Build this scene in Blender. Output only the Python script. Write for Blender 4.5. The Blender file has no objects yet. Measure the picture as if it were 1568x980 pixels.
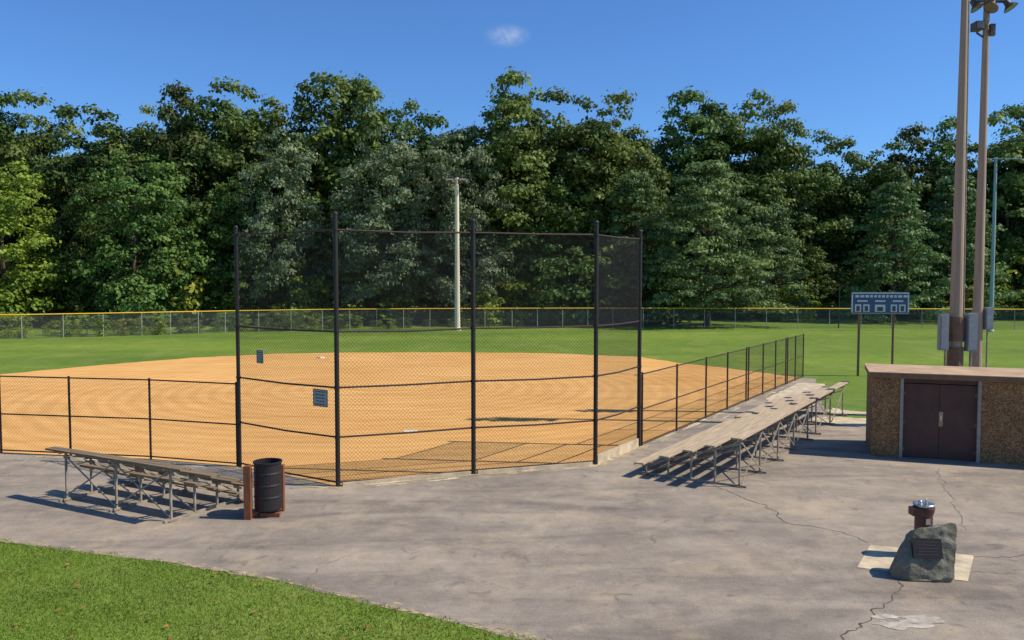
import bpy, math, random
import numpy as np
from mathutils import Vector, Matrix, noise
R=math.radians
random.seed(7); np.random.seed(7)
scene=bpy.context.scene
scene.view_settings.view_transform='Standard'
scene.view_settings.look='None'
scene.view_settings.exposure=0

# ------------------------------------------------------------------ materials
def mat_new(name):
    m=bpy.data.materials.new(name); m.use_nodes=True
    nt=m.node_tree; b=nt.nodes['Principled BSDF']; return m,nt,b
def link(nt,a,b): nt.links.new(a,b)
def ramp(nt,fac,stops):
    r=nt.nodes.new('ShaderNodeValToRGB'); e=r.color_ramp.elements
    e[0].position=stops[0][0]; e[0].color=(*stops[0][1],1)
    e[1].position=stops[-1][0]; e[1].color=(*stops[-1][1],1)
    for p,c in stops[1:-1]:
        x=e.new(p); x.color=(*c,1)
    link(nt,fac,r.inputs[0]); return r.outputs[0]
def tnoise(nt,scale,detail=4,rough=.55,vec=None,dist=0):
    n=nt.nodes.new('ShaderNodeTexNoise'); n.inputs['Scale'].default_value=scale
    n.inputs['Detail'].default_value=detail; n.inputs['Roughness'].default_value=rough
    n.inputs['Distortion'].default_value=dist
    if vec is None:
        tc=nt.nodes.new('ShaderNodeTexCoord'); vec=tc.outputs['Object']
    link(nt,vec,n.inputs['Vector']); return n.outputs['Fac']
def mapping(nt,scale=(1,1,1),rot=(0,0,0),loc=(0,0,0)):
    tc=nt.nodes.new('ShaderNodeTexCoord'); m=nt.nodes.new('ShaderNodeMapping')
    m.inputs['Scale'].default_value=scale; m.inputs['Rotation'].default_value=rot; m.inputs['Location'].default_value=loc
    link(nt,tc.outputs['Object'],m.inputs['Vector']); return m.outputs[0]
def mix(nt,a,b,f,mode='MIX'):
    m=nt.nodes.new('ShaderNodeMix'); m.data_type='RGBA'; m.blend_type=mode
    for s,v in ((m.inputs[6],a),(m.inputs[7],b),(m.inputs[0],f)):
        if hasattr(v,'is_linked') or isinstance(v,bpy.types.NodeSocket): link(nt,v,s)
        elif isinstance(v,(int,float)): s.default_value=v
        else: s.default_value=(*v,1)
    return m.outputs[2]
def bump(nt,b,h,strength=.3,dist=.02):
    n=nt.nodes.new('ShaderNodeBump'); n.inputs['Strength'].default_value=strength; n.inputs['Distance'].default_value=dist
    link(nt,h,n.inputs['Height']); link(nt,n.outputs[0],b.inputs['Normal'])
def simple(name,c,rough=.6,metal=0,var=.25,scale=6,bmp=0,stretch=(1,1,1)):
    m,nt,b=mat_new(name)
    f=tnoise(nt,scale,5,.6,mapping(nt,stretch))
    lo=tuple(x*(1-var) for x in c); hi=tuple(min(1,x*(1+var)) for x in c)
    link(nt,ramp(nt,f,[(.3,lo),(.7,hi)]),b.inputs['Base Color'])
    b.inputs['Roughness'].default_value=rough; b.inputs['Metallic'].default_value=metal
    if bmp: bump(nt,b,f,bmp,.01)
    return m

def grass_mat(name,dark,mid,light,dry):
    m,nt,b=mat_new(name)
    f1=tnoise(nt,.12,5,.6); f2=tnoise(nt,1.3,5,.65); f3=tnoise(nt,22,3,.7,mapping(nt,(1,.5,1)))
    c=ramp(nt,f1,[(.3,mid),(.7,light)])
    c2=ramp(nt,f2,[(.35,dark),(.62,mid)])
    c=mix(nt,c,c2,.45)
    c3=ramp(nt,f3,[(.3,(.45,.45,.45)),(.65,(1.2,1.2,1.15))])
    c=mix(nt,c,c3,.6,'MULTIPLY')
    f4=tnoise(nt,.35,7,.75,mapping(nt,(1,.6,1),loc=(13,5,0)))
    c=mix(nt,c,dry,ramp(nt,f4,[(.50,(0,0,0)),(.72,(.5,.5,.5))]))
    f5=tnoise(nt,.05,3,.6,mapping(nt,(.5,2.2,1),loc=(3,5,0)))
    c=mix(nt,c,ramp(nt,f5,[(.35,(.76,.82,.85)),(.65,(1.16,1.1,1.0))]),1,'MULTIPLY')
    link(nt,c,b.inputs['Base Color']); b.inputs['Roughness'].default_value=.9
    b.inputs['Specular IOR Level'].default_value=.1
    bump(nt,b,f3,.8,.05); return m
M_grass=grass_mat('grass',(.095,.15,.022),(.165,.25,.038),(.225,.31,.05),(.34,.34,.11))

def asphalt_mat():
    m,nt,b=mat_new('asphalt')
    f1=tnoise(nt,.28,6,.62,dist=.6); f2=tnoise(nt,2.2,6,.7); f3=tnoise(nt,55,2,.8)
    f5=tnoise(nt,.5,5,.6,mapping(nt,(.35,1.6,1),rot=(0,0,R(-22))),dist=.8)
    c=ramp(nt,f1,[(.3,(.25,.205,.157)),(.5,(.32,.262,.20)),(.7,(.395,.325,.245))])
    c=mix(nt,c,ramp(nt,f2,[(.3,(.76,.76,.76)),(.7,(1.16,1.15,1.13))]),.85,'MULTIPLY')
    c=mix(nt,c,ramp(nt,f3,[(.3,(.55,.55,.55)),(.7,(1.35,1.35,1.35))]),.7,'MULTIPLY')
    c=mix(nt,c,ramp(nt,f5,[(.34,(.66,.66,.68)),(.5,(1,1,1)),(.68,(1.22,1.18,1.1))]),.9,'MULTIPLY')
    f6=tnoise(nt,.8,7,.7,mapping(nt,(1,1,1),loc=(3,9,0)))
    c=mix(nt,c,(.53,.40,.25),ramp(nt,f6,[(.51,(0,0,0)),(.70,(.5,.5,.5))]))
    f7=tnoise(nt,1.7,3,.6,mapping(nt,(1,1,1),loc=(31,9,0)),1.5)
    c=mix(nt,c,(.12,.10,.08),ramp(nt,f7,[(.62,(0,0,0)),(.72,(.5,.5,.5))]))
    link(nt,c,b.inputs['Base Color']); b.inputs['Roughness'].default_value=.9
    b.inputs['Specular IOR Level'].default_value=.2
    bump(nt,b,f3,.5,.012); return m
M_asph=asphalt_mat()
def dirt_mat():
    m,nt,b=mat_new('infield_dirt')
    f1=tnoise(nt,.16,5,.6); f2=tnoise(nt,1.0,6,.65,mapping(nt,(.25,1.4,1),rot=(0,0,R(12)))); f3=tnoise(nt,30,3,.8)
    c=ramp(nt,f1,[(.3,(.74,.385,.12)),(.7,(.84,.475,.165))])
    c=mix(nt,c,ramp(nt,f2,[(.3,(.78,.75,.70)),(.7,(1.1,1.1,1.1))]),.85,'MULTIPLY')
    c=mix(nt,c,ramp(nt,f3,[(.3,(.75,.75,.75)),(.7,(1.12,1.12,1.12))]),.7,'MULTIPLY')
    # arcs left by the drag mat, centred on the pitching area
    tc=nt.nodes.new('ShaderNodeTexCoord'); mp=nt.nodes.new('ShaderNodeMapping'); mp.inputs['Location'].default_value=(5.8,-37.4,0)
    link(nt,tc.outputs['Object'],mp.inputs['Vector'])
    wv=nt.nodes.new('ShaderNodeTexWave'); wv.wave_type='RINGS'; wv.rings_direction='Z'; wv.inputs['Scale'].default_value=.42
    wv.inputs['Distortion'].default_value=3.5; wv.inputs['Detail'].default_value=4; wv.inputs['Detail Scale'].default_value=1.2
    link(nt,mp.outputs[0],wv.inputs['Vector'])
    c=mix(nt,c,ramp(nt,wv.outputs['Fac'],[(.2,(.93,.91,.88)),(.8,(1.04,1.04,1.04))]),.8,'MULTIPLY')
    link(nt,c,b.inputs['Base Color']); b.inputs['Roughness'].default_value=.95
    b.inputs['Specular IOR Level'].default_value=.1
    bump(nt,b,f3,.4,.015); return m
M_dirt=dirt_mat()
M_conc=simple('concrete',(.54,.43,.28),.9,var=.3,scale=3,bmp=.2)
M_soil=simple('bare_soil',(.38,.30,.17),.95,var=.35,scale=9)
M_concp=simple('pale_patch',(.42,.36,.28),.9,var=.5,scale=5)
M_crack=simple('crack_filler',(.09,.07,.055),.95,var=.3)
M_black=simple('black_vinyl_coating',(.016,.011,.011),.6,var=.3)
M_railbr=simple('brown_black_coating',(.04,.018,.012),.6,var=.3)
M_wire=simple('black_wire',(.010,.008,.007),.7,var=.2)
M_galv=simple('galvanised_steel',(.29,.245,.18),.6,.0,var=.35)
M_galvf=simple('fence_post_steel',(.40,.38,.32),.6,.0,var=.2)
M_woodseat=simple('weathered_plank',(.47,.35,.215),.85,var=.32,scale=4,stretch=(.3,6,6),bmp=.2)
M_woodseat_shade=simple('weathered_plank_gap_shade',(.20,.13,.075),.85,var=.3,scale=4,stretch=(.3,6,6),bmp=.2)  # foot planks darkened in colour to paint the shadow gaps between seat rows
M_woodgrey=simple('brown_plank',(.21,.145,.08),.85,var=.45,scale=4,stretch=(.3,6,6),bmp=.2)
M_post=simple('brown_painted_wood',(.22,.07,.028),.75,var=.4,scale=8,stretch=(3,3,.5))
M_polewood=simple('pole_metal',(.38,.265,.18),.75,var=.2,scale=2,stretch=(4,4,.25))
M_palepole=simple('pale_pole',(.85,.72,.50),.7,var=.08,scale=1)
M_bluepole=simple('blue_grey_pole',(.27,.36,.38),.5,var=.15,scale=1)
M_box=simple('utility_box_paint',(.27,.28,.28),.5,var=.12)
M_brown=simple('dark_brown_door',(.075,.030,.020),.6,var=.25,scale=3)
M_fascia=simple('brown_fascia',(.19,.105,.055),.7,var=.2)
M_roof=simple('roof_felt',(.46,.30,.17),.9,var=.25,scale=1.5,bmp=.1)
M_frame=simple('grey_door_frame',(.30,.26,.21),.6,var=.15)
M_yellow=simple('yellow_cap',(.88,.50,.02),.6,var=.1)
M_white=simple('white_rubber',(.75,.69,.58),.6,var=.1)
M_steel=simple('stainless',(.50,.49,.47),.35,.9,var=.1)
M_founbrown=simple('fountain_brown',(.085,.03,.022),.5,var=.25,scale=12)
M_plaque=simple('plaque',(.03,.022,.018),.5,.2,var=.3,scale=25)
M_lamp=simple('lamp_housing',(.10,.075,.055),.5,.2,var=.3)
M_lampw=simple('lamp_glass',(.22,.20,.17),.15,var=.1)
M_sign=simple('sign_face',(.36,.37,.33),.5,var=.15)
M_signtx=simple('sign_lettering',(.06,.08,.07),.6,var=.1)
M_board=simple('scoreboard_blue',(.05,.095,.19),.5,var=.15)
M_cell=simple('scoreboard_cell',(.58,.60,.60),.5,var=.1)
M_bark=simple('bark',(.09,.066,.042),.95,var=.4,scale=3,stretch=(3,3,.4),bmp=.4)

def aggregate():
    m,nt,b=mat_new('exposed_aggregate')
    v=nt.nodes.new('ShaderNodeTexVoronoi'); v.inputs['Scale'].default_value=30
    tc=nt.nodes.new('ShaderNodeTexCoord'); link(nt,tc.outputs['Object'],v.inputs['Vector'])
    sep=nt.nodes.new('ShaderNodeSeparateColor'); link(nt,v.outputs['Color'],sep.inputs[0])
    c=ramp(nt,sep.outputs[0],[(0,(.22,.12,.045)),(.5,(.36,.20,.08)),(1,(.50,.30,.13))])
    c=mix(nt,c,ramp(nt,v.outputs['Distance'],[(.25,(1,1,1)),(.7,(.55,.48,.42))]),1,'MULTIPLY')
    f=tnoise(nt,1.8,5,.65); c=mix(nt,c,ramp(nt,f,[(.3,(.65,.65,.65)),(.7,(1.15,1.15,1.15))]),1,'MULTIPLY')
    link(nt,c,b.inputs['Base Color']); b.inputs['Roughness'].default_value=.85
    inv=nt.nodes.new('ShaderNodeMath'); inv.operation='SUBTRACT'; inv.inputs[0].default_value=1; link(nt,v.outputs['Distance'],inv.inputs[1])
    bump(nt,b,inv.outputs[0],.35,.012); return m
M_agg=aggregate()
def stone():
    m,nt,b=mat_new('granite')
    f=tnoise(nt,4,8,.7); f2=tnoise(nt,60,2,.8)
    c=ramp(nt,f,[(.3,(.11,.10,.065)),(.55,(.20,.18,.12)),(.75,(.34,.29,.20))])
    c=mix(nt,c,ramp(nt,f2,[(.35,(.7,.7,.7)),(.65,(1.25,1.25,1.25))]),.8,'MULTIPLY')
    link(nt,c,b.inputs['Base Color']); b.inputs['Roughness'].default_value=.8
    bump(nt,b,f,.7,.07); return m
M_stone=stone()

def leaf_mat(name,dark,mid,light,vlo=.72,vhi=1.4,h0=.472,h1=.522):
    m,nt,b=mat_new(name)
    at=nt.nodes.new('ShaderNodeAttribute'); at.attribute_name='tint'
    oi=nt.nodes.new('ShaderNodeObjectInfo')
    c=ramp(nt,at.outputs['Fac'],[(0,dark),(.5,mid),(1,light)])
    hs=nt.nodes.new('ShaderNodeHueSaturation')
    mr=nt.nodes.new('ShaderNodeMapRange'); mr.inputs[3].default_value=h0; mr.inputs[4].default_value=h1
    link(nt,oi.outputs['Random'],mr.inputs[0]); link(nt,mr.outputs[0],hs.inputs['Hue'])
    mul=nt.nodes.new('ShaderNodeMath'); mul.operation='MULTIPLY'; mul.inputs[1].default_value=7.31; link(nt,oi.outputs['Random'],mul.inputs[0])
    fr=nt.nodes.new('ShaderNodeMath'); fr.operation='FRACT'; link(nt,mul.outputs[0],fr.inputs[0])
    mr2=nt.nodes.new('ShaderNodeMapRange'); mr2.inputs[3].default_value=vlo; mr2.inputs[4].default_value=vhi
    link(nt,fr.outputs[0],mr2.inputs[0]); link(nt,mr2.outputs[0],hs.inputs['Value'])
    link(nt,c,hs.inputs['Color'])
    link(nt,hs.outputs[0],b.inputs['Base Color'])
    b.inputs['Roughness'].default_value=.55; b.inputs['Specular IOR Level'].default_value=.2
    tr=nt.nodes.new('ShaderNodeBsdfTranslucent'); link(nt,hs.outputs[0],tr.inputs[0])
    ms=nt.nodes.new('ShaderNodeMixShader'); ms.inputs[0].default_value=.25
    out=nt.nodes['Material Output']
    link(nt,b.outputs[0],ms.inputs[1]); link(nt,tr.outputs[0],ms.inputs[2]); link(nt,ms.outputs[0],out.inputs[0])
    return m
M_leafA=leaf_mat('leaf_green',(.052,.085,.02),(.098,.15,.032),(.18,.235,.05),.65,1.45)
M_leafB=leaf_mat('leaf_silver',(.085,.115,.05),(.155,.19,.09),(.28,.31,.17),.95,1.25)
M_leafC=leaf_mat('needle_green',(.065,.105,.035),(.12,.185,.06),(.20,.28,.085),.95,1.2)
M_leafD=leaf_mat('leaf_bright',(.10,.145,.018),(.19,.25,.028),(.31,.37,.05),.9,1.2)
M_blade=leaf_mat('grass_blade',(.10,.16,.016),(.175,.255,.028),(.27,.35,.05),1,1,.5,.5)

def mesh_fence_mat():
    m,nt,b=mat_new('fine_chain_link')
    f=tnoise(nt,3,2)
    link(nt,ramp(nt,f,[(.3,(.10,.10,.085)),(.7,(.17,.17,.14))]),b.inputs['Base Color'])
    b.inputs['Alpha'].default_value=.26
    return m
M_farmesh=mesh_fence_mat()

# ------------------------------------------------------------------ builder
class MB:
    def __init__(s): s.v=[]; s.f=[]; s.m=[]; s.mats=[]
    def mi(s,m):
        if m not in s.mats: s.mats.append(m)
        return s.mats.index(m)
    def add(s,vs,fs,m):
        o=len(s.v); k=s.mi(m); s.v+= [tuple(x) for x in vs]
        for f in fs: s.f.append(tuple(i+o for i in f)); s.m.append(k)
    def box(s,c,d,m,M=None):
        x,y,z=[a/2 for a in d]; vs=[Vector((sx*x,sy*y,sz*z)) for sx in(-1,1) for sy in(-1,1) for sz in(-1,1)]
        if M: vs=[M@v for v in vs]
        vs=[v+Vector(c) for v in vs]
        s.add(vs,[(0,1,3,2),(4,6,7,5),(0,4,5,1),(2,3,7,6),(0,2,6,4),(1,5,7,3)],m)
    def beam(s,p0,p1,w,h,m):
        p0=Vector(p0);p1=Vector(p1);d=p1-p0;L=d.length
        M=d.to_track_quat('X','Z').to_matrix(); s.box((p0+p1)/2,(L,w,h),m,M)
    def tube(s,p0,p1,r0,r1,m,n=8,cap=True):
        p0=Vector(p0);p1=Vector(p1);q=(p1-p0).to_track_quat('Z','Y').to_matrix()
        vs=[]
        for p,r in((p0,r0),(p1,r1)):
            for i in range(n):
                a=2*math.pi*i/n; vs.append(p+q@Vector((r*math.cos(a),r*math.sin(a),0)))
        fs=[(i,(i+1)%n,n+(i+1)%n,n+i) for i in range(n)]
        if cap: fs+=[tuple(range(n-1,-1,-1)),tuple(range(n,2*n))]
        s.add(vs,fs,m)
    def lathe(s,c,prof,m,n=24):
        vs=[];fs=[]
        for r,z in prof:
            for i in range(n):
                a=2*math.pi*i/n; vs.append((c[0]+r*math.cos(a),c[1]+r*math.sin(a),c[2]+z))
        for k in range(len(prof)-1):
            for i in range(n):
                fs.append((k*n+i,k*n+(i+1)%n,(k+1)*n+(i+1)%n,(k+1)*n+i))
        s.add(vs,fs,m)
    def obj(s,name,parent=None,loc=(0,0,0),rz=0,smooth=False):
        me=bpy.data.meshes.new(name); me.from_pydata(s.v,[],s.f)
        for m in s.mats: me.materials.append(m)
        me.polygons.foreach_set('material_index',s.m)
        if smooth: me.polygons.foreach_set('use_smooth',[True]*len(s.f))
        me.update()
        o=bpy.data.objects.new(name,me); scene.collection.objects.link(o)
        o.location=loc; o.rotation_euler=(0,0,rz)
        if parent: o.parent=parent
        return o
def empty(name):
    e=bpy.data.objects.new(name,None); scene.collection.objects.link(e); return e
def sheet(name,pts,z,m):
    b=MB(); b.add([(x,y,z) for x,y in pts],[tuple(range(len(pts)))],m); return b.obj(name)
def rough_poly(pts,step=.4,amp=.06,closed=True):
    out=[]; n=len(pts)
    for i in range(n if closed else n-1):
        a=Vector(pts[i]);c=Vector(pts[(i+1)%n]);L=(c-a).length;k=max(1,int(L/step))
        for j in range(k):
            p=a.lerp(c,j/k); nn=noise.noise_vector(Vector((p.x*1.3,p.y*1.3,3.3)))+.5*noise.noise_vector(Vector((p.x*4,p.y*4,1.3)))
            out.append((p.x+nn.x*amp*2,p.y+nn.y*amp*2))
    return out

# ------------------------------------------------------------------ ground
g=MB(); g.add([(-600,-200,0),(600,-200,0),(600,900,0),(-600,900,0)],[(0,1,2,3)],M_grass); g.obj('ground')
edge=[(-40,21),(-20,17.6),(-9.7,15.35),(-6.5,14.35),(-3.7,13.25),(-1.6,12.05),(.5,11.0),(2.5,8.5),(4,4),(5,-5)]
edge_r=rough_poly(edge,.25,.05,False)
fenceL=[(-40,26.6),(-14.6,23.3),(-12.4,22.9),(-9.95,22.45),(-7.2,21.55)]
backp=[(-7.2,21.55),(-4.17,19.5),(-.98,20.75),(2.23,21.8),(3.76,24.2)]
fend=(14.5,41.0)
asph=edge_r+[(5,-5),(40,-5),(40,28),(22,28),(14,28.2)]+rough_poly([(12.7,28.6),(11.4,29.6),(11.9,31.2),(13.2,35),(15.2,41)],.4,.1,False)+[fend]+[(3.76,24.2),(2.23,21.8),(-.98,20.75),(-4.17,19.5)]+fenceL[::-1]
sheet('asphalt_pavement',asph,.004,M_asph)
back=[(-40,30),(-34,35),(-26.5,42.3),(-23.5,47),(-20,51.2),(-15.5,53.8),(-11.5,54.6),(-4,55),(2.8,54.2),(8.1,51.6),(9.8,48),(12.2,44.8),(14.2,41.2)]
dirt=[(-40,26.6)]+rough_poly(back,.6,.12,False)+[fend]+backp[::-1]+[(-9.95,22.45),(-14.6,23.3)]
sheet('infield_dirt',dirt,.008,M_dirt)
se=MB(); rr_=random.Random(3)
ex=np.array([p[0] for p in edge[:8]]);ey=np.array([p[1] for p in edge[:8]])
for i in range(260):
    x=rr_.uniform(-13,1.6); y=float(np.interp(x,ex,ey))+abs(rr_.gauss(0,.09))+.01; a=rr_.uniform(.03,.16);bb=rr_.uniform(.012,.04)
    n=12; th=math.atan2(-.42,1)
    pts=[]
    for k in range(n):
        t=2*math.pi*k/n; rr=1+.35*rr_.uniform(-1,1); u_=a*math.cos(t)*rr;v_=bb*math.sin(t)*rr
        pts.append((x+u_*math.cos(th)-v_*math.sin(th),y+u_*math.sin(th)+v_*math.cos(th),.006+i*.00002))
    se.add(pts,[tuple(range(n))],M_soil)
se.obj('bare_soil_edge')
# sand washed out from the infield below the fence
sw=MB()
segs=[(fenceL[1],fenceL[4]),(backp[0],backp[1]),(backp[1],backp[2]),(backp[2],backp[3]),(backp[3],backp[4]),(backp[4],(14.2,40.2))]
for i in range(230):
    a,c=rr_.choice(segs+segs[-1:]*3); a=Vector(a);c=Vector(c); d=(c-a).normalized(); nrm=Vector((d.y,-d.x)); t=rr_.random()
    p=a.lerp(c,t)+nrm*abs(rr_.gauss(0,.16)); A_=rr_.uniform(.08,.5);B_=rr_.uniform(.02,.09)
    pts=[]
    for k in range(14):
        tt=2*math.pi*k/14; rr=1+.35*rr_.uniform(-1,1); q=p+d*A_*math.cos(tt)*rr+nrm*B_*math.sin(tt)*rr; pts.append((q.x,q.y,.0085+i*.00001))
    sw.add(pts,[tuple(range(14))],M_soil if i%3 else M_conc)
sw.obj('washed_sand')
sheet('concrete_pad',[(5.95,13.95),(6.7,15.15),(8.3,14.55),(7.5,13.3)],.012,M_conc)
pb=MB()
for i in range(16):
    x=rr_.uniform(5.3,6.2);y=11.7+rr_.uniform(-.2,.2);a=rr_.uniform(.06,.26);bb=a*rr_.uniform(.25,.5)
    pts=[]
    for k in range(14):
        t=2*math.pi*k/14; rr=1+.3*rr_.uniform(-1,1); pts.append((x+a*math.cos(t)*rr,y+bb*math.sin(t)*rr,.009+i*.0001))
    pb.add(pts,[tuple(range(14))],M_concp)
pb.obj('pavement_patch')
sheet('sandy_path',rough_poly([(11.45,29.5),(12.9,28.6),(16,28.1),(16,26.6),(13,26.3),(11.2,27.4),(10.6,29)],.2,.16),.013,M_conc)
sheet('worn_soil',rough_poly([(11.7,30.2),(13,29.6),(14.5,29.4),(14.3,30),(13,30.3),(12.1,31.5)],.2,.14),.013,M_conc)
sheet('walkway_concrete',rough_poly([(10.4,33.6),(13.6,38.8),(14.8,38.6),(12.9,34.2),(11.5,31.4),(10.4,31.8)],.3,.06),.013,M_conc)
def crack(b,pts,w=.022):
    fine=[]
    for i in range(len(pts)-1):
        a=Vector(pts[i]);c=Vector(pts[i+1]);k=max(2,int((c-a).length/.09))
        for j in range(k):
            p=a.lerp(c,j/k); n=noise.noise_vector(Vector((p.x*2.2,p.y*2.2,1)))+.5*noise.noise_vector(Vector((p.x*7,p.y*7,4)))
            fine.append(Vector((p.x+n.x*.16,p.y+n.y*.16)))
    for i in range(len(fine)-1):
        a,c=fine[i],fine[i+1]; d=(c-a).normalized(); n=Vector((-d.y,d.x)); w0=w*(.25+.9*abs(noise.noise(Vector((a.x*4,a.y*4,0))))); w1=w*(.25+.9*abs(noise.noise(Vector((c.x*4,c.y*4,0)))))
        b.add([(*(a-n*w0),.0075),(*(a+n*w0),.0075),(*(c+n*w1),.0075),(*(c-n*w1),.0075)],[(0,3,2,1)],M_crack)
cb=MB()
crack(cb,[(4.6,20.2),(4.95,19.3),(5.6,17.5),(5.55,16.6),(6.5,16.0),(6.7,15.2)],.02)
crack(cb,[(8.25,14.6),(9.3,14.6),(12,14.3)],.016); crack(cb,[(6.6,13.6),(6.35,13.2),(5.45,12.1),(4.7,11.2),(4.2,10)],.024)
crack(cb,[(11.2,21.4),(10.4,19.6),(10,18.6),(9.3,16.9),(8.9,16)],.012)
crack(cb,[(-3,14.6),(-3.4,13.2)],.008)
cb.obj('pavement_crack')

N=180000
X=np.random.uniform(-13.5,2.0,N);Y=np.random.uniform(9.0,17.2,N)
lim=np.interp(X,ex,ey)+.05*np.sin(X*5)+.04*np.sin(X*13+1)+np.random.normal(0,.03,N)+.04
k=(Y<lim)&(np.abs(X)<.75*Y); X=X[k];Y=Y[k];n=len(X)
h=np.random.uniform(.02,.055,n);w=np.random.uniform(.004,.009,n);a=np.random.uniform(0,6.283,n)
lx=np.random.normal(0,.02,n);ly=np.random.normal(0,.02,n)
V=np.zeros((n,3,3)); dx=np.cos(a)*w;dy=np.sin(a)*w
V[:,0]=np.stack([X-dx,Y-dy,np.zeros(n)],1);V[:,1]=np.stack([X+dx,Y+dy,np.zeros(n)],1);V[:,2]=np.stack([X+lx,Y+ly,h],1)
def np_mesh(name,V,per,mats,tint=None,midx=None):
    nf=len(V)//per; me=bpy.data.meshes.new(name)
    me.vertices.add(len(V)); me.vertices.foreach_set('co',V.astype(np.float32).ravel())
    me.loops.add(len(V)); me.loops.foreach_set('vertex_index',np.arange(len(V),dtype=np.int32))
    me.polygons.add(nf); me.polygons.foreach_set('loop_start',np.arange(0,len(V),per,dtype=np.int32))
    for m in mats: me.materials.append(m)
    me.update(calc_edges=True)
    if tint is not None:
        at=me.attributes.new('tint','FLOAT','FACE'); at.data.foreach_set('value',tint.astype(np.float32))
    me.validate(); return me
pt=np.clip(.45+.25*np.sin(X*1.1+Y*.7)*np.sin(Y*1.9)+.15*np.sin(X*3.1-Y*2.3)+np.random.normal(0,.2,n),0,1)
me=np_mesh('lawn_grass',V.reshape(-1,3),3,[M_blade],pt)
o=bpy.data.objects.new('lawn_grass',me);scene.collection.objects.link(o)
fl=MB(); M_dead=simple('dead_leaf',(.34,.13,.04),.8,var=.5,scale=1)
for i in range(55):
    x=random.uniform(-9,0);y=random.uniform(10.5,float(np.interp(x,ex,ey))+ (.4 if i%5==0 else 0)); s=random.uniform(.02,.05);a=random.uniform(0,6)
    M=Matrix.Rotation(a,3,'Z')@Matrix.Rotation(random.uniform(-.5,.5),3,'X')
    fl.add([Vector((x,y,.055))+M@Vector(p)*s for p in((-1,0,0),(-.3,.6,.1),(.4,.5,0),(1,0,.2),(.3,-.6,0),(-.4,-.5,.1))],[(0,1,2,3,4,5)],M_dead)
fl.obj('fallen_leaves')

# ------------------------------------------------------------------ chain link
def chain(b,p0,p1,z0,z1,sp=.07,r=.0028,m=M_wire):
    p0=Vector((p0[0],p0[1],0));p1=Vector((p1[0],p1[1],0));L=(p1-p0).length;u=(p1-p0)/L;H=z1-z0
    t=-H
    while t<L:
        a=max(0,t);c=min(L,t+H)
        if c-a>.01:
            for s in(0,1):
                if s==0: q0=p0+u*a+Vector((0,0,z0+a-t)); q1=p0+u*c+Vector((0,0,z0+c-t))
                else: q0=p0+u*a+Vector((0,0,z1-(a-t))); q1=p0+u*c+Vector((0,0,z1-(c-t)))
                b.tube(q0,q1,r,r,m,3,False)
        t+=sp*1.414
bs=empty('backstop_fence')
fr=MB();wr=MB()
tops=[6.3,6.5,6.42,6.45,6.35]
for i,(p,t) in enumerate(zip(backp,tops)):
    r=.058 if i!=0 else .05
    fr.tube((*p,0),(*p,t),r,r,M_black,12); fr.lathe((*p,t),[(r+.008,-.02),(r+.008,.01),(r*.6,.05),(.001,.065)],M_black,12)
    for z in(1.19,2.38,3.72,6.13): fr.tube((*p,z-.03),(*p,z+.03),r+.012,r+.012,M_black,12)
for i in range(4):
    a,c=backp[i],backp[i+1]
    for z in(.10,1.19,2.38,3.72,6.13):
        # rails sag a little between posts
        m_=((a[0]+c[0])/2,(a[1]+c[1])/2); sg=.012+.01*((i*7+int(z*10))%3)
        fr.tube((*a,z),(*m_,z-sg),.023,.023,M_railbr,8,False); fr.tube((*m_,z-sg),(*c,z),.023,.023,M_railbr,8,False)
    if i==3:
        chain(wr,a,c,.1,3.72,.06,.0028); chain(wr,a,c,3.72,6.13,.031,.0028)
    else: chain(wr,a,c,.1,3.72,.066); chain(wr,a,c,3.72,6.13,.052,.0026)
fr.obj('posts_and_rails',bs); wr.obj('chain_link_mesh',bs)
kb=MB()
for i in(1,2): 
    a=Vector((*backp[i],.045));c=Vector((*backp[i+1],.045)); kb.beam(a+(c-a)*.03,c-(c-a)*.03,.12,.09,M_conc)
a=Vector((*backp[3],.13));c=Vector((*backp[4],.13)); kb.beam(a+(c-a)*.03,c-(c-a)*.03,.07,.24,M_conc)
kb.obj('backstop_kerb')
def signboard(loc,ang,w,h,name):
    s=MB(); s.box((0,0,0),(w,.012,h),M_sign)
    for k in(-1,1): 
        s.box((k*(w/2-.012),-.009,0),(.012,.006,h-.03),M_signtx); s.box((0,-.009,k*(h/2-.012)),(w-.04,.006,.012),M_signtx)
    nrow=5
    for r_ in range(nrow):
        z=h/2-.06-(h-.11)*r_/(nrow-1)*.98
        ww=random.uniform(.5,.8)*w
        x=-ww/2
        while x<ww/2:
            l=random.uniform(.02,.06); s.box((x+l/2,-.009,z),(l,.006,.022),M_signtx); x+=l+.015
    s.obj(name,None,loc,ang)
d1=Vector(backp[1])-Vector(backp[0]); ang1=math.atan2(d1.y,d1.x)
p=Vector(backp[0]).lerp(Vector(backp[1]),.86); signboard((p.x-.03,p.y-.05,2.10),ang1,.5,.42,'notice_sign')
p=Vector(backp[0]).lerp(Vector(backp[1]),.26); signboard((p.x-.03,p.y-.05,2.98),ang1,.26,.34,'notice_sign')

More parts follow.
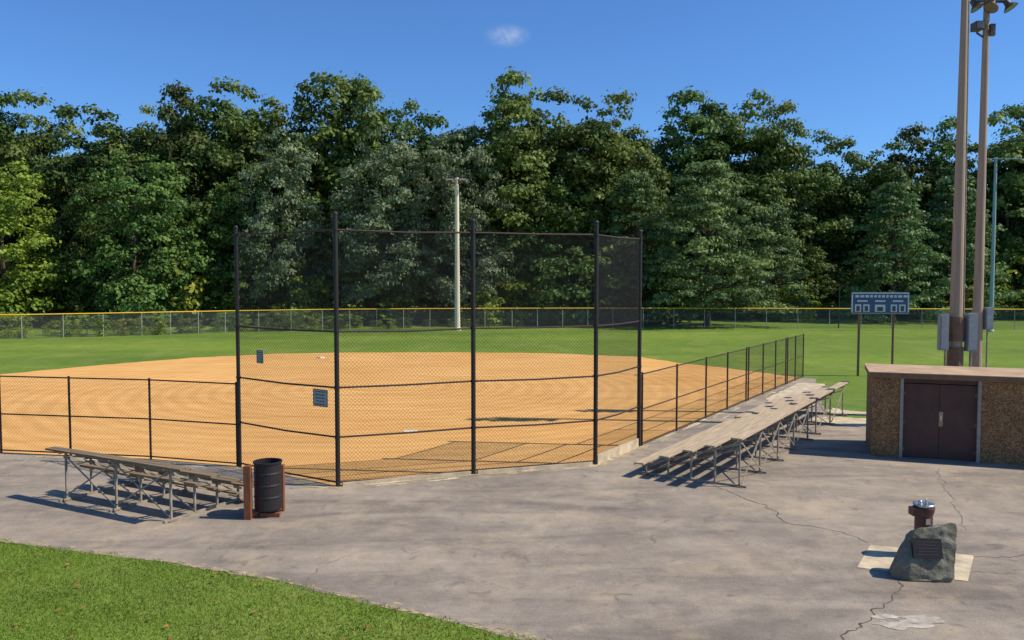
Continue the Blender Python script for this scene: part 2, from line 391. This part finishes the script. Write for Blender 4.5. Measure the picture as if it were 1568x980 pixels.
def side_fence(name,pts,h,rails,gate=None):
    e=empty(name);f=MB();w_=MB()
    for i,p in enumerate(pts):
        f.tube((*p,0),(*p,h+.05),.032,.032,M_railbr,8)
    for a,c in zip(pts[:-1],pts[1:]):
        for z in rails: f.tube((*a,z),(*c,z),.02,.02,M_railbr,8,False)
        chain(w_,a,c,.05,h,.07,.0022)
    f.obj('posts_and_rails',e); w_.obj('chain_link_mesh',e)
side_fence('side_fence',[(-24.5,24.6),(-22,24.27),(-19.5,23.94),(-17,23.62),(-14.6,23.3),(-12.4,22.9),(-9.95,22.45),(-7.28,21.6)],2.2,[2.2,1.12,.08])
A=Vector((3.86,24.25));B=Vector((14.6,41.1))
px=[0.0,.14,.28,.40,.52,.535,.64,.74,.83,.845,.92,1.0]
side_fence('side_fence',[tuple(A.lerp(B,t)) for t in px],2.15,[2.15,1.1,.08])

arc=[(-70,56),(-58,60),(-46,64.5),(-40,67),(-32,71),(-26,74.5),(-18,78),(-8,80),(0,81),(10,81.5),(22,81),(34,80),(48,78.5),(62,76),(85,72)]
ff=empty('outfield_fence'); f=MB(); pn=MB()
pts=[Vector(arc[0])]
for a,c in zip(arc[:-1],arc[1:]):
    a=Vector(a);c=Vector(c);k=max(1,round((c-a).length/2.7))
    for j in range(1,k+1): pts.append(a.lerp(c,j/k))
for i,p in enumerate(pts):
    f.tube((*p,0),(*p,1.95),.034,.034,M_galvf,6)
for a,c in zip(pts[:-1],pts[1:]):
    f.tube((*a,1.98),(*c,1.98),.055,.055,M_yellow,6,False)
    pn.add([(*a,.03),(*c,.03),(*c,1.93),(*a,1.93)],[(0,1,2,3)],M_farmesh)
f.obj('posts_and_cap',ff); pn.obj('chain_link_mesh',ff)
fp=MB(); fp.tube((32.4,81.5,0),(32.4,81.5,4.4),.07,.06,M_black,8); fp.box((32.4,81.5,4.42),(.16,.16,.04),M_black); fp.obj('foul_pole')

b=MB(); b.add([(0,-.22,.03),(.22,0,.03),(.22,.22,.03),(-.22,.22,.03),(-.22,0,.03),(0,-.22,.009),(.22,0,.009),(.22,.22,.009),(-.22,.22,.009),(-.22,0,.009)],[(0,1,2,3,4)]+[(5+i,5+(i+1)%5,(i+1)%5,i) for i in range(5)],M_white)
b.obj('home_plate',None,(-3.3,26.4,0),R(0))
for x,y in((6.5,41.9),(-11.9,51.0)):
    b=MB(); b.box((0,0,.04),(.36,.36,.06),M_white); b.box((0,0,.075),(.3,.3,.012),M_white); b.obj('base_bag',None,(x,y,0),R(57))
b=MB(); b.box((0,0,.02),(.6,.15,.03),M_white); b.box((0,0,.036),(.56,.11,.006),M_white); b.obj('pitching_rubber',None,(-5.8,37.4,0),0)

# ------------------------------------------------------------------ bleachers
def bleacher(name,loc,ang,L,rows,z0,dz,run,feet,over,mseat,mfoot):
    e=empty(name); e.location=loc; e.rotation_euler=(0,0,ang)
    s=MB();f=MB(); D=(rows-1)*run
    for i in range(rows):
        z=z0+dz*i;y=i*run; j=random.uniform(-.12,.12)
        for q in(-1,1):
            s.box((L/2+j+random.uniform(-.03,.03),y+q*.066,z-.02+random.uniform(-.004,.004)),(L+2*over,.118,.04),mseat)
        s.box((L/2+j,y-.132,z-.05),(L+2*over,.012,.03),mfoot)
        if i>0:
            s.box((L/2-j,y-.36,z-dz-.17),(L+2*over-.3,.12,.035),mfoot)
    for k in range(feet):
        x=L*k/(feet-1)
        f.box((x,D/2,.03),(.05,D+.35,.05),M_galv)
        f.beam((x,-.1,z0-.16),(x,D+.05,z0+dz*(rows-1)-.16),.035,.045,M_galv)
        for i in range(rows):
            z=z0+dz*i;y=i*run
            f.box((x,y,z/2-.01),(.04,.04,z-.07),M_galv)
            f.box((x+.028,y-.03,z-.062),(.03,.36,.035),M_galv)
            if i>0: f.beam((x+.03,y,z-.1),(x+.03,y-.45,z-dz-.15),.025,.03,M_galv)
        f.beam((x-.03,0,.08),(x-.03,D,z0+dz*(rows-1)-.3),.025,.03,M_galv)
        for y in (0,D): s.box((x,y,.012),(.16,.2,.024),mfoot)
    for k in range(feet-1):
        xa=L*k/(feet-1);xb=L*(k+1)/(feet-1);zt=z0+dz*(rows-1)-.12
        f.beam((xa,D+.03,.1),(xb,D+.03,zt),.02,.03,M_galv); f.beam((xa,D+.055,zt),(xb,D+.055,.1),.02,.03,M_galv)
        ym=run*(rows//2); zt=z0+dz*(rows//2)-.12
        f.beam((xa,ym+.03,.1),(xb,ym+.03,zt),.02,.03,M_galv)
    s.obj('seat_planks',e); f.obj('steel_frame',e)
bleacher('bleacher',(-6.15,18.25,0),R(152),3.4,4,.42,.245,.60,3,.5,M_woodgrey,M_woodgrey)
u=Vector((.54,.84)).normalized(); angR=math.atan2(-u.y,-u.x)
nl=Vector((3.3,20.55))
bleacher('bleacher',(*(nl+u*7.0),0),angR,6.8,5,.38,.21,.60,5,.35,M_woodseat,M_woodseat_shade)
bleacher('bleacher',(*(nl+u*12.3),0),angR,4.2,5,.38,.21,.60,3,.35,M_woodseat,M_woodseat_shade)

# ------------------------------------------------------------------ storage building
e=empty('storage_building'); e.location=(10.1,22.95,0); e.rotation_euler=(0,0,math.atan2(-.34,.94))
W=6.2;D=2.1;H=2.22
w=MB()
w.box((.36,.06,H/2),(.72,.12,H),M_agg); w.box((3.65,.06,H/2),(1.9,.12,H),M_agg); w.box((5.1,.06,H/2),(1.0,.12,H),M_agg); w.box((5.9,.06,H/2),(.6,.12,H),M_agg)
w.box((.06,D/2+.06,H/2),(.12,D-.122,H),M_agg); w.box((W-.06,D/2+.06,H/2),(.12,D-.122,H),M_agg); w.box((W/2,D+.065,H/2),(W,.12,H),M_agg)
w.obj('aggregate_walls',e)
dr=MB()
dr.box((.76,.03,H/2),(.08,.16,H),M_frame); dr.box((2.66,.03,H/2),(.08,.16,H),M_frame); dr.box((1.71,.06,H-.06),(1.82,.1,.12),M_brown)
dr.box((1.253,.09,1.04),(.905,.05,2.06),M_brown); dr.box((2.167,.09,1.04),(.905,.05,2.06),M_brown)
dr.box((1.75,.055,1.12),(.10,.02,.40),M_roof); dr.box((1.75,.035,1.16),(.04,.03,.14),M_steel)
for z in(.25,1.0,1.8):
    dr.box((.83,.06,z),(.05,.02,.1),M_fascia); dr.box((2.59,.06,z),(.05,.02,.1),M_fascia)
dr.obj('double_door',e)
rf=MB(); rf.box((W/2,D/2,H+.07),(W+.14,D+.24,.14),M_fascia); rf.box((W/2,D/2,H+.15),(W+.18,D+.28,.02),M_roof)
rf.obj('flat_roof',e)

# ------------------------------------------------------------------ light poles
def floodlight(b,c,dirx=0,s=1,down=True):
    c=Vector(c); ax=Vector((dirx,-.35,-.95)).normalized()
    q=ax.to_track_quat('Z','Y').to_matrix(); pr=[(.05,-.30),(.12,-.26),(.14,-.05),(.30,.12),(.31,.15)]
    n=14;vs=[];fs=[]
    for r,z in pr:
        for i in range(n):
            a=2*math.pi*i/n; vs.append(c+q@(Vector((r*math.cos(a),r*math.sin(a),z))*s))
    for k in range(len(pr)-1):
        for i in range(n): fs.append((k*n+i,k*n+(i+1)%n,(k+1)*n+(i+1)%n,(k+1)*n+i))
    fs.append(tuple(range(n-1,-1,-1))); b.add(vs,fs,M_lamp)
    vs=[c+q@(Vector((.29*math.cos(2*math.pi*i/n),.29*math.sin(2*math.pi*i/n),.135))*s) for i in range(n)]
    b.add(vs,[tuple(range(n))],M_lampw)
def pole(name,x,y,h,r0,r1,m,lights,arm,s=1,two=True):
    e=empty(name); e.location=(x,y,0); b=MB()
    seg=8
    for k in range(seg):
        z0=h*k/seg;z1=h*(k+1)/seg; ra=r0+(r1-r0)*k/seg; rb=r0+(r1-r0)*(k+1)/seg
        b.tube((0,0,z0),(0,0,z1),ra,rb,m,16,k==seg-1)
    b.lathe((0,0,0),[(r0*1.5,0),(r0*1.5,.12),(r0*1.15,.2),(r0*1.02,.3)],m,16)
    b.obj('shaft',e)
    l=MB()
    levels=[h-.15] + ([h-.75] if two else [])
    for zl in levels:
        l.beam((-arm/2,-.12,zl),(arm/2,-.12,zl),.1*s,.1*s,M_lamp if r0>.15 and two else m)
        for i in range(lights):
            xx=-arm/2+arm*i/(lights-1); l.tube((xx,-.12,zl),(xx,-.2,zl-.12*s),.03,.03,M_lamp,6)
            floodlight(l,(xx,-.3*s-.1,zl-.25*s),(-.7 if i%2 else .5),s)
    l.obj('floodlights',e)
    return e
e=pole('stadium_light_pole',14.75,27.3,17.2,.235,.075,M_polewood,3,2.0)
bx=MB()
bx.box((-.48,-.12,3.2),(.28,.2,1.2),M_box); bx.box((-.48,-.235,3.2),(.24,.02,1.1),M_box); bx.box((.42,-.16,3.2),(.32,.22,1.25),M_box); bx.box((.42,-.28,3.2),(.28,.02,1.14),M_box)
bx.beam((-.6,-.04,3.5),(.6,-.04,3.5),.04,.06,M_galv); bx.beam((-.6,-.04,2.9),(.6,-.04,2.9),.04,.06,M_galv)
bx.tube((-.4,-.12,0),(-.4,-.12,2.6),.03,.03,M_galv); bx.tube((.42,-.16,0),(.42,-.16,2.6),.04,.04,M_galv)
bx.tube((0,0,.3),(0,0,2.7),.26,.25,M_fascia,16); bx.tube((0,0,2.9),(0,0,3.7),.255,.25,M_fascia,16)
bx.tube((.2,-.1,3.7),(.1,-.06,14),.025,.025,M_galv,6)
bx.obj('electrical_boxes',e)
e=pole('stadium_light_pole',16.6,29.3,15.35,.19,.095,M_polewood,3,1.15,s=.8)
bx=MB(); bx.box((-.36,-.1,13.75),(.28,.4,.28),M_lamp); bx.box((-.36,-.31,13.75),(.24,.02,.22),M_lampw); bx.beam((-.36,-.05,13.55),(0,0,13.35),.05,.05,M_lamp)
bx.box((.32,-.1,3.55),(.26,.2,.8),M_box); bx.box((.32,-.21,3.55),(.22,.02,.7),M_box); bx.tube((.3,-.1,0),(.3,-.1,3.2),.03,.03,M_galv); bx.beam((0,0,3.6),(.4,-.04,3.6),.04,.05,M_galv)
bx.box((.1,-.2,13.6),(.16,.14,.4),M_lamp)
bx.obj('electrical_boxes',e)
pole('field_light_pole',-5.2,78.2,14.4,.27,.17,M_palepole,4,1.9,s=.9,two=False)
pole('field_light_pole',44.3,76,16.0,.2,.12,M_bluepole,4,4.4,s=.8,two=False)

# ------------------------------------------------------------------ scoreboard
e=empty('scoreboard'); e.location=(18.55,41.5,0); e.rotation_euler=(0,0,R(-8))
s=MB(); s.tube((-.95,.1,0),(-.95,.1,4.2),.06,.06,M_fascia,10); s.tube((.7,.1,0),(.7,.1,4.2),.06,.06,M_fascia,10)
s.obj('posts',e)
s=MB(); s.box((0,0,3.72),(2.75,.14,1.08),M_board)
s.box((0,-.08,4.22),(2.75,.03,.06),M_cell); s.box((0,-.08,3.2),(2.75,.03,.06),M_frame)
s.box((-1.345,-.08,3.7),(.06,.03,.9),M_cell); s.box((1.345,-.08,3.7),(.06,.03,.9),M_cell)
x=-1.2
while x<1.15:
    l=random.uniform(.1,.2); s.box((x+l/2,-.076,4.06),(l,.012,.12),M_cell); x+=l+.06
for i in range(3):
    s.box((-.85+.85*i,-.076,3.82),(.5,.012,.08),M_cell)
for i in(-1,1):
    for j in range(2): s.box((i*.86+(j-.5)*.40,-.078,3.46),(.30,.014,.38),M_cell); s.box((i*.86+(j-.5)*.40,-.09,3.44),(.16,.012,.26),M_signtx)
s.box((0,-.078,3.46),(.5,.014,.36),M_cell); s.box((0,-.09,3.42),(.28,.012,.2),M_signtx)
s.obj('display_board',e)

# ------------------------------------------------------------------ trash can
e=empty('trash_can'); e.location=(-5.15,17.05,0)
t=MB(); r=.28
prof=[(.01,.10),(r*.95,.10),(r,.13)]
for k in range(1,4):
    z=.13+.25*k; prof+=[(r,z-.03),(r+.012,z),(r,z+.03)]
prof+=[(r,1.07),(r+.02,1.09),(r+.02,1.12),(r-.02,1.12),(r-.02,.5),(.01,.5)]
t.lathe((.02,.05,.04),prof,M_black,28); t.obj('drum',e)
t=MB(); t.box((-.31,-.24,.56),(.14,.14,1.12),M_post); t.box((.20,.38,.5),(.13,.13,1.0),M_post)
t.beam((-.31,-.2,.09),(.20,.34,.09),.08,.09,M_post); t.box((0.1,-.08,.05),(.4,.09,.08),M_post)
t.obj('wooden_posts',e)

# ------------------------------------------------------------------ fountain
e=empty('drinking_fountain'); e.location=(7.38,14.55,0); e.scale=(1.12,1.12,1.12)
t=MB(); t.lathe((0,0,0),[(.17,.012),(.17,.05),(.135,.06),(.135,.68),(.15,.72),(.165,.80),(.16,.81),(.01,.81)],M_founbrown,24)
t.box((0,-.137,.6),(.07,.02,.09),M_steel); t.box((-.14,-.02,.74),(.16,.16,.12),M_founbrown); t.obj('pedestal',e)
t=MB(); t.lathe((0,0,.81),[(.14,0),(.165,.03),(.165,.05),(.13,.045),(.06,.02),(.01,.015)],M_steel,24)
t.tube((.05,.03,.82),(.05,.02,.91),.014,.014,M_steel,8); t.tube((.05,.02,.91),(.01,-.02,.93),.014,.012,M_steel,8); t.lathe((-.06,0,.83),[(.03,0),(.03,.06),(.02,.075),(.001,.08)],M_steel,12)
t.obj('bowl_and_spout',e,smooth=True)

# ------------------------------------------------------------------ memorial stone
import bmesh
bm=bmesh.new()
for p in [(-.55,.0,0),(-.55,.02,.14),(-.47,.0,.30),(-.24,.08,.68),(-.14,.12,.80),(.1,.13,.79),(.52,.16,.90),(.44,.05,.6),(.38,-.12,.06),(.34,-.1,0),(-.3,-.14,0),(-.32,-.12,.12),(-.5,.35,0),(.45,.4,0),(.57,.34,.86),(.3,.42,.78),(-.2,.42,.62),(.5,.4,.4)]:
    bm.verts.new(p)
bmesh.ops.convex_hull(bm,input=bm.verts[:])
bmesh.ops.triangulate(bm,faces=bm.faces[:])
for _ in range(4): bmesh.ops.subdivide_edges(bm,edges=bm.edges[:],cuts=1,use_grid_fill=True)
for v in bm.verts:
    n=noise.noise_vector(v.co*3.2)*.045+noise.noise_vector(v.co*9)*.022
    if v.co.z>.02: v.co+=n
me=bpy.data.meshes.new('boulder'); bm.to_mesh(me); bm.free(); me.materials.append(M_stone)
e=empty('memorial_stone'); e.location=(6.88,13.4,.01); e.rotation_euler=(0,0,R(-6))
o=bpy.data.objects.new('boulder',me); scene.collection.objects.link(o); o.parent=e
t=MB(); Mx=Matrix.Rotation(R(-17),3,'X')
t.box((-.02,-.01,.52),(.46,.07,.32),M_plaque,Mx)
for k in range(5):
    c=Mx@Vector((0,-.037,.10-.05*k)); t.box((-.02+c.x,-.01+c.y,.52+c.z),(.34-.05*(k%2),.003,.005),M_fascia,Mx)
t.obj('bronze_plaque',e)

# ------------------------------------------------------------------ trees
def leafcloud(centers,radii,per,leaf,flat,rng,tspread=.24,droop=0):
    Vs=[];T=[]
    for (c,rc) in zip(centers,radii):
        n=int(per*(rc**2)); 
        d=rng.normal(size=(n,3)); d/=np.linalg.norm(d,axis=1)[:,None]
        low=d[:,2]<-.25; d[low,2]*=-.6
        rr=rc*rng.uniform(.45,1.15,n)**.7
        rr*=1+.28*np.sin(d[:,0]*5+c[0])*np.sin(d[:,1]*5+c[1])+.16*np.sin(d[:,2]*9+c[2])
        P=c+d*rr[:,None]*np.array([1,1,flat])
        P[:,2]-=droop*(d[:,0]**2+d[:,1]**2)*rc
        nrm=d+np.array([0,0,.25])+rng.normal(0,.42,(n,3)); nrm/=np.linalg.norm(nrm,axis=1)[:,None]
        t=np.cross(nrm,rng.normal(size=(n,3))); t/=np.linalg.norm(t,axis=1)[:,None]
        bt=np.cross(nrm,t); s=leaf*rng.uniform(.55,1.25,n)[:,None]
        q=np.stack([P-t*s,P-bt*s*.65,P+t*s,P+bt*s*.65],1)
        Vs.append(q.reshape(-1,3)); T.append(np.clip(rng.normal(.5,tspread)*np.ones(n)+rng.normal(0,.16,n),0,1))
    return np.concatenate(Vs),np.concatenate(T)
def trunk_np(H,r,limbs,rng):
    b=MB(); segs=7
    pts=[Vector((0,0,0))]
    for k in range(1,segs+1):
        pts.append(Vector((rng.normal(0,.12)*k*.4,rng.normal(0,.12)*k*.4,H*k/segs)))
    for k in range(segs): b.tube(pts[k],pts[k+1],r*(1-k/segs*.85),r*(1-(k+1)/segs*.85),M_bark,8,False)
    b.tube((0,0,-.1),(0,0,.6),r*1.5,r*1.02,M_bark,8,False)
    for c in limbs:
        z=min(H*.95,max(H*.12,c[2]*.72)); k=min(segs-1,int(z/H*segs)); q=pts[k].lerp(pts[k+1],z/H*segs-k)
        m=q.lerp(Vector(c),.5)+Vector((0,0,-.3)); rr=r*.32*(1-z/H*.7)
        b.tube(q,m,rr,rr*.6,M_bark,5,False); b.tube(m,Vector(c),rr*.6,rr*.15,M_bark,5,False)
    return b
def proto(name,H,Rm,prof,ncl,rc,per,leaf,flat,mat,seed,zb=.12,droop=0,limbn=30,trunk=.35,shell=.35,topred=.32,lobes=0):
    rng=np.random.default_rng(seed); C=[];Rr=[]
    L=[(0,0,1.0)]
    for q in range(lobes):
        a=q*2*math.pi/max(1,lobes)+rng.uniform(0,1.2); L.append((Rm*.42*math.cos(a),Rm*.42*math.sin(a),rng.uniform(.78,.95)))
    for i in range(ncl):
        lx,ly,lh=L[i%len(L)]; t=(i+rng.uniform())/ncl; Hh=H*lh; z=H*zb+(Hh-H*zb)*t
        rm=Rm*prof(t)*(1 if not lobes else .70)
        a=i*2.39996+rng.normal(0,.5); r_=rm*math.sqrt(rng.uniform(shell,1))*(1+.15*math.sin(3*a+seed))
        q=rng.uniform(rc[0],rc[1])*(1-topred*t)
        C.append(np.array([lx+r_*math.cos(a),ly+r_*math.sin(a),min(z,Hh-q*flat)])); Rr.append(q)
    V,T=leafcloud(C,Rr,per,leaf,flat,rng,droop=droop)
    idx=rng.permutation(ncl)[:limbn]; tb=trunk_np(H*.76,trunk,[C[i] for i in idx],rng)
    nt_=len(tb.f)
    tv=np.array([tb.v[i] for f in tb.f for i in f])
    allV=np.concatenate([V,tv]); me=np_mesh(name,allV,4,[mat,M_bark],np.concatenate([T,np.zeros(nt_)]))
    mi=np.zeros(len(allV)//4,dtype=np.int32); mi[len(V)//4:]=1; me.polygons.foreach_set('material_index',mi)
    me['H']=float(H); return me
round_=lambda t: max(.25,math.sin(math.pi*(.16+.74*t))**.6)
tall=lambda t: max(.20,(1-abs(t-.42)/.66)**.62 if abs(t-.42)<.66 else .20)
wide=lambda t: max(.26,math.sqrt(max(0,1-((t-.42)/.63)**2)))
pine_=lambda t: .12+.88*(1-t)**.7 if t>.12 else .8
PA=[proto('tree_a',25,6.4,tall,175,(1.3,2.35),54,.27,.85,M_leafA,1,topred=.34,lobes=3),
    proto('tree_b',25,6.2,round_,175,(1.3,2.25),54,.26,.85,M_leafA,2,topred=.32,lobes=4),
    proto('tree_c',25,7.0,wide,185,(1.3,2.35),52,.27,.8,M_leafA,3,topred=.32,lobes=4),
    proto('tree_d',25,5.8,tall,160,(1.25,2.25),56,.26,.95,M_leafA,4,topred=.36,lobes=2)]
PB=[proto('tree_silver',22,6.8,wide,160,(1.2,2.3),70,.21,.75,M_leafB,5,lobes=3)]
PC=[proto('tree_pine',17,8.6,pine_,200,(1.0,2.0),75,.19,.36,M_leafC,6,zb=.10,droop=.12,limbn=90,shell=.15),
    proto('tree_pine2',15,6.0,pine_,150,(.8,1.7),85,.18,.38,M_leafC,9,zb=.04,droop=.12,limbn=70,shell=.15)]
PD=[proto('tree_bright',16,5.2,round_,130,(.9,1.8),90,.20,.8,M_leafD,7,zb=.02,lobes=3),
    proto('tree_mid',17,5.8,wide,150,(.9,1.9),80,.21,.8,M_leafA,8,zb=.02,lobes=3)]
PS=[proto('shrub',5,3.4,wide,45,(.7,1.3),120,.15,.75,M_leafA,10,zb=.02,trunk=.08,limbn=12),
    proto('shrub_bright',4,3.2,wide,40,(.6,1.2),130,.14,.75,M_leafD,11,zb=.02,trunk=.08,limbn=12)]
rng=random.Random(5)
def place(me,name,x,y,h,wf=1,parent=None):
    o=bpy.data.objects.new(name,me); scene.collection.objects.link(o)
    s=h/me['H']; o.location=(x,y,-.05); o.scale=(s*wf,s*wf,s); o.rotation_euler=(0,0,rng.uniform(0,6.28))
    if parent: o.parent=parent
    return o
forest=empty('distant_forest')
row=[(-88,26),(-80,27),(-73,26),(-66,26),(-59,26.6),(-54.6,26.7),(-47.8,25.0),(-41.8,25.0),(-37.2,27),(-33.5,26.0),(-30,27.6),(-26.7,25),(-20.6,28.4),(-16.5,28.0),(-13.1,26.0),(-9.3,24),(-5.2,22.8),(-1,28.5),(2,27.3),(7.2,26.8),(11,25.8),(14.4,22.4)]
rowR=[(19.3,26.3),(23,25.0),(26.5,26.5),(30.2,25.0),(33.2,21.8),(38.1,21.2),(42,20.5),(46.4,22.6),(50.2,23.6),(56.2,24.8),(60,25),(67,25),(74,26),(82,26)]
for i,(x,h) in enumerate(row):
    place(rng.choice(PA),'forest_tree',x+rng.uniform(-.6,.6),95+rng.uniform(-1.5,2),h,rng.uniform(.85,1.05),forest)
for i,(x,h) in enumerate(rowR):
    place(rng.choice(PA),'forest_tree',x*1.14,108+rng.uniform(-2,2),5+(h-5)*1.14,rng.uniform(.85,1.05),forest)
x=-110
while x<120:
    y=108 if x<14 else 121
    place(rng.choice(PA),'forest_tree',x,y+rng.uniform(-3,3),(25 if x<32 else 22)+rng.uniform(-2,1.5),1.25,forest)
    x+=rng.uniform(6,8)
x=-120
while x<135:
    y=100 if x<14 else 114
    place(rng.choice(PA[:3]+PD[1:]),'forest_tree',x,y+rng.uniform(-2,2),rng.uniform(13,19),1.35,forest)
    x+=rng.uniform(7,11)
x=-95
while x<110:
    y=90 if x<14 else 103
    place(rng.choice(PS+[PD[1]]),'understorey',x,y+rng.uniform(-2,2.5),rng.uniform(4.5,9.5),rng.uniform(.9,1.3),forest)
    x+=rng.uniform(2.6,4.6)
sh=empty('shrub_row')
x=-75
while x<14:
    yy=float(np.interp(x,[p[0] for p in arc],[p[1] for p in arc]))
    place(rng.choice(PS+[PS[1]]),'shrub',x,yy+rng.uniform(1.6,4.5),rng.uniform(.9,2.2)*(1 if x<-15 else .7),1.3,sh); x+=rng.uniform(1.4,2.8)
for x,y,h in((14,91,2.4),(17,92,2),(30,99,4),(33,98,3.2),(52,98,3.5),(57,99,4.2),(62,97,3.6)): place(PS[1],'shrub',x,y,h,1.4,sh)
place(PD[0],'deciduous_tree',-50.5,82,16.8,1.1); place(PD[0],'deciduous_tree',-57,79,15,1.1)
place(PD[1],'deciduous_tree',-38.3,84,17.8,1.0); place(PD[1],'deciduous_tree',-43.5,87,15,.9)
place(PD[1],'deciduous_tree',-28.5,89,16,.9)
place(PB[0],'deciduous_tree',-24,88,20.8,.75); place(PB[0],'deciduous_tree',-13.2,88,21.0,.85); place(PB[0],'deciduous_tree',-6.2,87,20.3,.8)
place(PA[1],'deciduous_tree',4,91,17,.9)
place(PC[0],'pine_tree',20.2,85,17.0,1.0); place(PC[1],'pine_tree',13.3,89,16.4,.9); place(PC[1],'pine_tree',42.5,92,15.6,1.0); place(PC[1],'pine_tree',30.5,96,13.5,.9)
place(PC[1],'pine_tree',52,97,17,1.0)

# ------------------------------------------------------------------ sky & sun
sd=Vector((.98,-.12,0)).normalized()*math.cos(R(48)); sd.z=math.sin(R(48))
sun=bpy.data.lights.new('sun','SUN'); sun.energy=5.0; sun.angle=R(.5); sun.color=(1,.935,.82)
so=bpy.data.objects.new('sun',sun); scene.collection.objects.link(so); so.rotation_euler=sd.to_track_quat('Z','Y').to_euler()
w=bpy.data.worlds.new('World'); scene.world=w; w.use_nodes=True; nt=w.node_tree
bg=nt.nodes['Background']; sky=nt.nodes.new('ShaderNodeTexSky'); sky.sky_type='NISHITA'; sky.sun_disc=False
sky.sun_elevation=R(48); sky.sun_rotation=R(97); sky.altitude=100; sky.air_density=1.0; sky.dust_density=.3; sky.ozone_density=2.0
tc=nt.nodes.new('ShaderNodeTexCoord')
def vm(op,a,b):
    n=nt.nodes.new('ShaderNodeVectorMath'); n.operation=op; link(nt,a,n.inputs[0]); 
    if b is not None: n.inputs[1].default_value=b
    return n
s1=vm('SUBTRACT',tc.outputs['Generated'],(-.006,.961,.277)); s2=vm('MULTIPLY',s1.outputs[0],(32,32,66)); s3=vm('LENGTH',s2.outputs[0],None)
mr=nt.nodes.new('ShaderNodeMapRange'); mr.interpolation_type='SMOOTHSTEP'; mr.inputs[1].default_value=1; mr.inputs[2].default_value=0; link(nt,s3.outputs['Value'],mr.inputs[0])
cn=tnoise(nt,38,6,.6,tc.outputs['Generated'],.8)
mr2=nt.nodes.new('ShaderNodeMapRange'); mr2.inputs[1].default_value=.34; mr2.inputs[2].default_value=.8; link(nt,cn,mr2.inputs[0])
mm=nt.nodes.new('ShaderNodeMath'); mm.operation='MULTIPLY'; link(nt,mr.outputs[0],mm.inputs[0]); link(nt,mr2.outputs[0],mm.inputs[1])
mm2=nt.nodes.new('ShaderNodeMath'); mm2.operation='MULTIPLY'; mm2.inputs[1].default_value=1.0; mm2.use_clamp=True; link(nt,mm.outputs[0],mm2.inputs[0])
skyc=mix(nt,sky.outputs[0],(.64,1.06,1.62),1.0,'MULTIPLY')
c=mix(nt,skyc,(6.5,7.2,8.6),mm2.outputs[0])
link(nt,c,bg.inputs[0]); bg.inputs[1].default_value=.092

# ------------------------------------------------------------------ camera
cd=bpy.data.cameras.new('camera'); cd.lens=28.93; cd.sensor_width=36; cd.clip_end=3000
co=bpy.data.objects.new('camera',cd); scene.collection.objects.link(co); co.location=(0,0,5); co.rotation_euler=(R(90-2.95),0,0)
scene.camera=co
